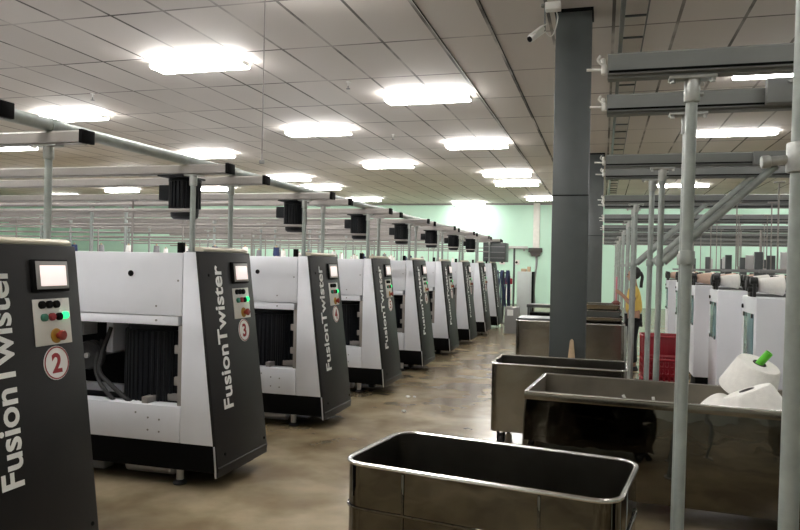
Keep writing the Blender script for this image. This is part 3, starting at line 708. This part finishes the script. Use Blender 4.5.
big_cone((1.385, 5.14, 0.545), (0, 0, 0), 'white yarn cone at the right end of the pile, behind the post')
big_cone((0.87, 5.08, 0.50), (0, R(-60), R(-45)), 'white yarn cone under the topmost one, at the left of the pile')
for k, (x, y) in enumerate(((0.80, 4.82), (0.80, 5.19), (1.22, 4.80), (1.22, 5.17))):
    big_cone((x, y, 0.28), (0, 0, 0), 'white yarn cone buried in the pile below the visible ones in the long bin', sc_=0.9)
for k, (x, y, z, rr_) in enumerate(((1.5, 2.5, 0.56, (0, 0, 0)), (1.85, 2.55, 0.56, (0, R(20), 0)), (1.6, 2.5, 0.145, (0, 0, 0)), (1.9, 2.45, 0.145, (0, 0, 0)))):
    o = big_cone((x, y, z), rr_, 'white yarn cone in the steel bin at the right of the camera'); o['group'] = 'white yarn cones in the bin out of view'

# pale slat, scraps
def slat():
    return MB().prism([(-0.045, 0), (0.045, 0), (0.034, 0.68), (0.018, 0.845), (0.006, 0.86), (-0.006, 0.86), (-0.018, 0.845), (-0.034, 0.68)], 'y', -0.012, 0.012, 0.003)
o = link('wooden_slat', slat(), 'wood'); o.location = (-0.283, 7.22, 0.0); o.rotation_euler = (R(0.5), 0, 0)
tag(o, 'pale tapered wooden slat standing against the dark column', 'slat')
def crumple(name, mat, loc, sx, sy, sz, label, cat, seed, rot=(0, 0, 0), group=None):
    rnd = random.Random(seed); b = bmesh.new(); bmesh.ops.create_icosphere(b, subdivisions=3, radius=1)
    for v in b.verts:
        k = 1 + 0.35 * math.sin(v.co.x * 5 + seed) * math.cos(v.co.y * 6 - seed) + rnd.uniform(-0.12, 0.12)
        v.co = Vector((v.co.x * sx * k, v.co.y * sy * k, v.co.z * sz * k))
    lo = min(v.co.z for v in b.verts)
    for v in b.verts: v.co.z -= lo
    m = MB(); m._merge(b); o = link(name, m, mat); o.location = loc; o.rotation_euler = rot
    return tag(o, label, cat, group)
for k, (x, y, s) in enumerate(((-2.18, 8.05, 0.022), (-2.11, 8.08, 0.016), (-2.0, 7.23, 0.022), (-1.78, 5.55, 0.015))):
    crumple('lint_tuft', 'lint', (x, y, 0), s, s * 0.8, s * 0.5, 'tiny tuft of white lint on the aisle floor, %s from the far end' % (ORD[k] if k else 'first'), 'lint', k, group='lint tufts on the aisle floor')

# ------------------------------------------------------------------ red crates
def crate(loc, label, w=0.42, d=0.36, h=0.34, rz=0.0):
    t = empty('plastic_crate', loc, label, 'crate', 'red plastic crates', rz)
    m = MB(); th = 0.012
    nb = 7
    m.box(-w / 2 + .01, w / 2 - .01, -d / 2 + .01, d / 2 - .01, 0, 0.012, 0.003)
    for z0, z1 in ((0, 0.05), (0.10, 0.125), (0.175, 0.20), (0.25, h)):
        for (x0, x1, y0, y1) in ((-w / 2, w / 2, -d / 2, -d / 2 + th), (-w / 2, w / 2, d / 2 - th, d / 2), (-w / 2, -w / 2 + th, -d / 2, d / 2), (w / 2 - th, w / 2, -d / 2, d / 2)):
            m.box(x0, x1, y0, y1, z0, z1, 0.002)
    for k in range(nb + 1):
        x = -w / 2 + w * k / nb
        for y in (-d / 2 + th / 2, d / 2 - th / 2): m.box(x - 0.011, x + 0.011, y - th / 2, y + th / 2, 0.01, h - 0.01, 0.001)
        y = -d / 2 + d * k / nb
        for x in (-w / 2 + th / 2, w / 2 - th / 2): m.box(x - th / 2, x + th / 2, y - 0.011, y + 0.011, 0.01, h - 0.01, 0.001)
    link('basket', m, 'redplastic', t)
    link('crate_rim', MB().tube([(px, py, h) for px, py in rrect(w + 0.02, d + 0.02, 0.03)], 0.013, 8, closed=True), 'redplastic', t)
    return t
crate((0.66, 8.0, 0.0), 'red plastic crate at the bottom of the front stack by the white machines', w=0.38)
crate((0.66, 8.0, 0.3585), 'red plastic crate on top of the front stack by the white machines', h=0.27, w=0.36)
crate((0.66, 8.55, 0.0), 'red plastic crate at the bottom of the rear stack', rz=0.05)
crate((0.66, 8.55, 0.3585), 'red plastic crate on top of the rear stack, highest of all', h=0.46, rz=0.05)

# ------------------------------------------------------------------ ceiling services
t = empty('cable_ladder', (0.14, 0, H), 'dark cable ladder running along the ceiling above the aisle', 'cable ladder')
link('side_rail', MB().box(-0.025, 0.02, -3, 26, -0.10, -0.03, 0.004), 'column', t)
link('side_rail', MB().box(0.225, 0.24, -3, 26, -0.08, -0.05, 0.003), 'column', t)
for k in range(36):
    y = 0.4 + k * 0.7
    link('rung', MB().box(0.02, 0.24, y - 0.012, y + 0.012, -0.075, -0.055, 0.002), 'column', t)
for k in range(9):
    link('hanger', MB().box(-0.02, 0.015, 0.75 + k * 2.8 - 0.015, 0.75 + k * 2.8 + 0.015, -0.03, 0, 0.001), 'column', t)
for k, (x, where) in enumerate(((-1.87, 'nearer the lights'), (-1.24, 'nearer the column'))):
    o = link('ceiling_conduit', MB().cyl((0, -3, 0), (0, 26, 0), 0.007, seg=8), 'black'); o.location = (x + 0.03, 0, H - 0.0075)
    tag(o, 'thin dark conduit running along the ceiling joints, ' + where, 'conduit')

t = empty('security_camera', (-0.60, 7.08, H), 'white security camera on a ceiling bracket beside the column top', 'camera')
link('mount', MB().cyl((0, 0, 0), (0, 0, -0.02), 0.04, seg=20).cyl((0, 0, -0.02), (0, 0, -0.26), 0.010, seg=12).cyl((0, 0, -0.255), (-0.05, -0.02, -0.27), 0.012, seg=12), 'greyrail', t)
link('camera_body', MB().cyl((-0.02, 0.02, -0.235), (-0.13, -0.10, -0.36), 0.038, seg=20, bev=0.006), 'whiteplastic', t)
link('lens', MB().cyl((-0.131, -0.101, -0.361), (-0.137, -0.107, -0.367), 0.028, seg=20), 'black', t)
link('sun_hood', MB().box(-0.05, 0.05, -0.09, 0.10, -0.004, 0.004, 0.002, Matrix.Translation((-0.065, -0.045, -0.256)) @ Vector((-0.11, -0.12, -0.125)).to_track_quat('-Y', 'Z').to_matrix().to_4x4()), 'whiteplastic', t)
link('cable_tail', MB().tube([(0.0, 0.03, -0.25), (0.05, 0.05, -0.30), (0.09, 0.05, -0.26), (0.12, 0.06, -0.12), (0.10, 0.06, -0.04)], 0.006, 8), 'whiteplastic', t)
o = link('junction_box', MB().box(-0.075, 0.075, -0.05, 0.05, -0.075, -0.0, 0.006), 'whiteplastic'); o.location = (-0.52, 7.05, H)
tag(o, 'small white junction box on the ceiling at the column head', 'junction box')
t = empty('hanging_rod', (-2.58, 5.0, H), 'thin rod hanging from the ceiling down to the left rails', 'rod')
link('shaft', MB().cyl((0, 0, 0), (0, 0, -1.80), 0.005, seg=8), 'alu', t)
link('rod_clamp', MB().box(-0.018, 0.018, -0.012, 0.012, -1.825, -1.795, 0.004), 'grey', t)
def sprinkler(x, y, label):
    t = empty('sprinkler_head', (x, y, H), label, 'sprinkler', 'sprinkler heads on the ceiling')
    part('pipe_drop', 'spk_p', lambda: MB().cyl((0, 0, 0), (0, 0, -0.06), 0.012, seg=10).cyl((0, 0, 0), (0, 0, -0.008), 0.035, seg=16), 'whiteplastic', t)
    part('deflector', 'spk_d', lambda: MB().cyl((0, 0, -0.06), (0, 0, -0.10), 0.007, seg=8).cyl((0, 0, -0.10), (0, 0, -0.108), 0.03, seg=12), 'grey', t)
sprinkler(-3.55, 9.5, 'small sprinkler head on the ceiling left of the long light')
sprinkler(-7.8, 9.4, 'small sprinkler head on the ceiling near the top left')
sprinkler(-4.1, 13.6, 'small sprinkler head on the ceiling among the middle lights')

# ------------------------------------------------------------------ far end of the aisle
t = empty('wall_duct', (-2.66, YB, 0), 'white vertical duct on the mint wall with a brown junction below', 'duct')
link('duct_run', MB().box(-0.13, 0.13, -0.16, 0, 2.32, H - 0.001, 0.01), 'whiteplastic', t)
link('junction', MB().box(-0.30, 0.25, -0.22, 0, 2.14, 2.32, 0.02).prism([(-0.18, 1.98), (0.14, 1.98), (0.20, 2.14), (-0.24, 2.14)], 'y', -0.20, -0.02), 'darktube', t)
link('down_cable', MB().tube([(0.02, -0.08, 2.0), (0.02, -0.08, 1.6), (-0.04, -0.08, 1.0), (-0.06, -0.08, 0.5), (-0.02, -0.08, 0.02)], 0.045, 8), 'grey', t)
t = empty('wall_tray', (-3.6, YB, 2.33), 'grey cable tray running level across the mint wall to the duct', 'cable tray')
link('tray_channel', MB().box(-1.1, 0.6, -0.14, 0, -0.06, 0.06, 0.01), 'galv', t)
for x in (-0.9, -0.2, 0.45): link('tray_bracket', MB().box(x - 0.03, x + 0.03, -0.12, 0, -0.14, -0.06, 0.004), 'galv', t)
t = empty('control_cabinet', (-2.10, 20.0, 0), 'tall pale cabinet with a dark side edge at the far end of the aisle', 'cabinet')
link('body', MB().box(-0.21, 0.19, 0, 0.5, 0.08, 1.42, 0.01), 'pale', t)
link('plinth', MB().box(-0.20, 0.18, 0.02, 0.48, 0, 0.08, 0.003), 'black', t)
link('side_edge', MB().box(0.192, 0.235, 0, 0.5, 0.05, 1.42, 0.004), 'black', t)
link('top_box', MB().box(-0.12, 0.02, 0.1, 0.3, 1.42, 1.50, 0.01).box(0.05, 0.14, 0.1, 0.25, 1.42, 1.56, 0.01), 'card', t)
t = empty('work_bench', (-1.45, 19.0, 0), 'low dark bench to the right of the pale cabinet', 'bench')
link('bench_top', MB().box(-0.45, 0.6, -0.3, 0.3, 0.50, 0.58, 0.006), 'column', t)
for x in (-0.40, 0.55):
    for y in (-0.25, 0.25): link('leg', MB().box(x - 0.03, x + 0.03, y - 0.03, y + 0.03, 0, 0.50, 0.002), 'column', t)
link('bench_shelf', MB().box(-0.4, 0.55, -0.26, 0.26, 0.18, 0.36, 0.006), 'black', t)
t = empty('grey_box', (-2.02, 16.5, 0), 'mid grey floor box with a white label in front of the pale cabinet', 'box')
link('body', MB().box(-0.16, 0.16, 0, 0.3, 0, 0.62, 0.01), 'grey', t)
link('paper_label', MB().box(-0.10, 0.04, -0.004, -0.001, 0.42, 0.56, 0), 'letter', t)
t = empty('signal_post', (-2.63, 21.4, 0), 'slim grey post carrying a red alarm box beside the blue hoses', 'post')
link('pole', MB().cyl((0.06, 0, 0.01), (0.06, 0, 2.1), 0.03, seg=12).cyl((0.06, 0, 0), (0.06, 0, 0.015), 0.12, seg=16), 'column', t)
link('alarm_box', MB().box(-0.25, 0.02, -0.06, 0.06, 1.02, 1.20, 0.02), 'redplastic', t, 'red alarm box')
link('alarm_dome', MB().lathe([(0, 1.20), (0.07, 1.20), (0.07, 1.25), (0.04, 1.30), (0, 1.31)], 16, Matrix.Translation((-0.11, 0, 0))), 'redplastic', t)
link('white_panel', MB().box(-0.22, 0.0, -0.05, 0.02, 0.55, 0.92, 0.01), 'whiteplastic', t)
t = empty('hose_stand', (-2.62, 19.25, 0), 'stand draped with dark blue hoses at the far end of the left row', 'hoses')
link('stand', MB().cyl((0, 0.1, 0.01), (0, 0.1, 1.42), 0.025, seg=12).box(-0.25, 0.25, -0.1, 0.3, 0, 0.02, 0.004).cyl((-0.16, 0.1, 1.38), (0.16, 0.1, 1.38), 0.02, seg=10), 'column', t)
for k in range(7):
    x = -0.15 + k * 0.05 + 0.02 * ((k * 2) % 3); z = 0.10 + 0.11 * ((k * 3) % 5)
    link('hose', MB().tube([(x, -0.02, z + 0.15), (x - 0.06 + 0.03 * (k % 4), -0.05, 0.8), (x, -0.02, 1.25), (x + 0.01, 0.1, 1.44), (x + 0.02, 0.2, 1.25), (x + 0.03, 0.24, 0.7), (x + 0.04, 0.18, z), (x + 0.02, 0.06, z - 0.05), (x, -0.02, z + 0.15)], 0.015, 8), 'blue', t)
# small white fittings on the wall near the hoses
for k, x in enumerate((-4.05, -3.45)):
    t = empty('wall_socket', (x, YB, 1.72), 'small white wall socket on the mint wall, %s of the pair' % ('left' if k == 0 else 'right'), 'socket', 'sockets on the far wall')
    link('plate', MB().box(-0.12, 0.12, -0.04, 0, -0.1, 0.1, 0.01), 'whiteplastic', t)
    link('socket_face', MB().cyl((0, -0.04, 0), (0, -0.06, 0), 0.05), 'black', t)

# stacked trays on the far right bin
for k in range(3):
    t = empty('metal_tray', (-0.06 + 0.01 * k, 11.15, 0.754 + k * 0.095), 'shallow metal tray on the far bin, %s of the stack' % ('lowest', 'middle', 'topmost')[k], 'tray', 'metal trays on the far bin')
    ww = 0.36 - 0.03 * k
    m = MB(); loft([(rrect(2 * ww - 0.08, 0.50, 0.03), 0), (rrect(2 * ww, 0.56, 0.03), 0.085), (rrect(2 * ww - 0.012, 0.548, 0.03), 0.085), (rrect(2 * ww - 0.092, 0.488, 0.03), 0.008)], m)
    link('pan', m, 'steel2' if k != 1 else 'column', t)
    link('tray_rim', MB().tube([(px, py, 0.085) for px, py in rrect(2 * ww, 0.56, 0.03)], 0.006, 8, closed=True), 'rim', t)
o = link('lid_board', MB().box(-0.38, 0.38, -0.33, 0.33, 0, 0.025, 0.004), 'column'); o.location = (-0.91, 11.6, 0.733)
tag(o, 'dark flat board lying across the far bin left of the column', 'board')

# ------------------------------------------------------------------ person in yellow
def skin_mesh(name, verts, edges, radii, mat, parent, sub=2, root=0):
    me = bpy.data.meshes.new(name); me.from_pydata(verts, edges, []); me.materials.append(M[mat])
    o = bpy.data.objects.new(name, me); COL.objects.link(o); o.parent = parent
    o.modifiers.new('Skin', 'SKIN'); sv = me.skin_vertices[0].data
    for i, r in enumerate(radii):
        sv[i].radius = (r, r) if not isinstance(r, tuple) else r
        sv[i].use_root = (i == root)
    md = o.modifiers.new('Sub', 'SUBSURF'); md.levels = sub; md.render_levels = sub
    o.modifiers['Skin'].use_smooth_shade = True
    return o
pt = empty('person', (0.47, 11.55, 0), 'standing person in a yellow shirt and black trousers behind the pipe posts', 'person')
# facing -x (towards the aisle), left arm forward holding the brush
V = []; Rr = []; Ed = []
def add(p, r, prev=None):
    V.append(p); Rr.append(r); i = len(V) - 1
    if prev is not None: Ed.append((prev, i))
    return i
def rev(): 
    global V, Rr, Ed
    v, e, r = V, Ed, Rr; V, Ed, Rr = [], [], []
    return v, e, r
pel = add((0, 0, 0.84), 0.125)
sp1 = add((0.0, 0, 1.02), 0.115, pel); ch = add((0.0, 0, 1.20), 0.13, sp1); nb_ = add((-0.005, 0, 1.315), 0.06, ch); nk = add((-0.015, 0, 1.36), 0.048, nb_)
hd = add((-0.03, 0, 1.425), 0.072, nk); hd2 = add((-0.03, 0, 1.50), 0.078, hd); hd3 = add((-0.02, 0, 1.555), 0.05, hd2)
for s in (-1, 1):
    hp = add((0, s * 0.085, 0.78), 0.085, pel); kn = add((-0.02, s * 0.10, 0.44), 0.055, hp); an = add((0.02, s * 0.10, 0.09), 0.038, kn)
    to = add((-0.06, s * 0.105, 0.04), 0.036, an); add((-0.15, s * 0.11, 0.03), 0.028, to)
    sh = add((0, s * 0.165, 1.25), 0.055, ch)
    if s == -1: el = add((-0.04, -0.20, 1.01), 0.040, sh); wr = add((-0.17, -0.15, 1.16), 0.026, el); pm = add((-0.215, -0.13, 1.20), 0.028, wr); fd = Vector((-0.6, 0.35, 0.2))
    else: el = add((0.02, 0.22, 1.0), 0.040, sh); wr = add((-0.03, 0.22, 0.79), 0.026, el); pm = add((-0.045, 0.22, 0.74), 0.028, wr); fd = Vector((-0.25, 0, -0.97))
    fd.normalize()
    for k in range(4):
        off = Vector((0.0, 0.0, 0.024 - 0.016 * k)) if s == -1 else Vector((0.024 - 0.016 * k, 0, 0))
        L = (0.034, 0.040, 0.037, 0.028)[k]
        p = Vector(V[pm]) + off + fd * 0.03; f1 = add(tuple(p), 0.0095, pm); p2 = p + fd * L; f2 = add(tuple(p2), 0.0085, f1)
        curl = Vector((0.02, 0.026, 0)) if s == -1 else Vector((-0.016, -0.008, -0.022))
        add(tuple(p2 + curl), 0.0075, f2)
    tb = Vector(V[pm]) + (Vector((0.0, 0.02, 0.022)) if s == -1 else Vector((-0.03, -0.015, 0.01))); t1 = add(tuple(tb), 0.011, pm)
    add(tuple(tb + (Vector((-0.035, 0.012, 0.008)) if s == -1 else Vector((-0.012, -0.005, -0.035)))), 0.009, t1)
v, e, r = rev(); skin_mesh('body', v, e, r, 'skin', pt)
pel = add((0, 0, 0.83), (0.145, 0.165)); a1 = add((0, 0, 1.03), (0.135, 0.155), pel); a2 = add((0, 0, 1.20), (0.14, 0.155), a1); a3 = add((-0.005, 0, 1.315), 0.07, a2)
for s in (-1, 1):
    sh = add((0, s * 0.165, 1.25), 0.070, a2)
    add((-0.025, s * 0.19, 1.12), 0.062, sh)
v, e, r = rev(); skin_mesh('shirt', v, e, r, 'shirt', pt)
pel = add((0, 0, 0.88), (0.132, 0.15))
for s in (-1, 1):
    hp = add((0, s * 0.085, 0.77), 0.098, pel); kn = add((-0.018, s * 0.10, 0.44), 0.070, hp); add((0.015, s * 0.10, 0.11), 0.058, kn)
v, e, r = rev(); skin_mesh('trousers', v, e, r, 'trousers', pt)
for s in (-1, 1):
    link('shoe', MB().lathe([(0, 0), (0.045, 0), (0.052, 0.02), (0.045, 0.06), (0.02, 0.085), (0, 0.088)], 20, Matrix.Translation((-0.06, s * 0.105, 0)) @ Matrix.Diagonal((2.7, 1, 1, 1))), 'trousers', pt)
m = MB(); b = bmesh.new(); bmesh.ops.create_uvsphere(b, u_segments=24, v_segments=16, radius=0.098)
for vv in b.verts:
    vv.co.y *= 0.9; vv.co.z *= 1.05
    if vv.co.x < -0.055 and vv.co.z < 0.045: vv.co.x = -0.03
m._merge(b, Matrix.Translation((0.0, 0, 1.505))); link('hair', m, 'hair', pt)
link('ponytail', MB().tube([(0.085, 0, 1.52), (0.115, 0, 1.45), (0.105, 0, 1.36), (0.10, 0, 1.28)], 0.024, 10), 'hair', pt)
for s in (-1, 1):
    link('eye', MB().lathe([(0, -0.008), (0.009, -0.004), (0.009, 0.004), (0, 0.008)], 12, Matrix.Translation((-0.098, s * 0.030, 1.475))), 'black', pt)
    link('ear', MB().lathe([(0, -0.028), (0.013, -0.012), (0.015, 0.012), (0, 0.028)], 12, Matrix.Translation((-0.015, s * 0.083, 1.465))), 'skin', pt)
link('nose', MB().prism([(-0.095, 1.475), (-0.122, 1.44), (-0.095, 1.432)], 'y', -0.011, 0.011, 0.004), 'skin', pt)
link('mouth', MB().box(-0.103, -0.090, -0.022, 0.022, 1.405, 1.413, 0.003), 'pink', pt)
t = empty('hand_brush', (0.205, 11.47, 0.80), 'pink-handled brush with brown bristles held upside by the person', 'brush')
link('bristles', MB().lathe([(0, 0.0), (0.03, 0.0), (0.065, 0.20), (0.07, 0.24), (0.03, 0.27), (0, 0.27)], 20), 'brown', t)
link('handle', MB().cyl((0, 0, 0.27), (0, 0, 0.64), 0.013, seg=12, bev=0.004), 'pink', t)

# ------------------------------------------------------------------ camera
F_PX = 711.01; YAW, PITCH, ROLL = 0.2785087, -0.0023965, 0.0203512
cy, sy = math.cos(YAW), math.sin(YAW)
f = Vector((-sy, cy, 0)); rt = Vector((cy, sy, 0)); up = Vector((0, 0, 1))
f2 = f * math.cos(PITCH) + up * math.sin(PITCH); u2 = up * math.cos(PITCH) - f * math.sin(PITCH)
r3 = rt * math.cos(ROLL) + u2 * math.sin(ROLL); u3 = u2 * math.cos(ROLL) - rt * math.sin(ROLL)
cam = bpy.data.cameras.new('camera'); co = bpy.data.objects.new('camera', cam); COL.objects.link(co)
cam.sensor_fit = 'HORIZONTAL'; cam.sensor_width = 36; cam.lens = 36 * F_PX / 800
cam.clip_start = 0.05; cam.clip_end = 200
mw = Matrix.Identity(4)
for i in range(3): mw[i][0], mw[i][1], mw[i][2] = r3[i], u3[i], -f2[i]
mw[0][3], mw[1][3], mw[2][3] = 0.0032, -0.0459, 1.5809
co.matrix_world = mw
sc.camera = co

# ------------------------------------------------------------------ world and view
w = bpy.data.worlds.new('world'); sc.world = w; w.use_nodes = True
w.node_tree.nodes['Background'].inputs['Color'].default_value = (0.5, 0.5, 0.5, 1)
w.node_tree.nodes['Background'].inputs['Strength'].default_value = 0.05
sc.view_settings.view_transform = 'Standard'; sc.view_settings.look = 'None'
sc.view_settings.gamma = 1; sc.view_settings.use_curve_mapping = False
sc.view_settings.exposure = 1.08
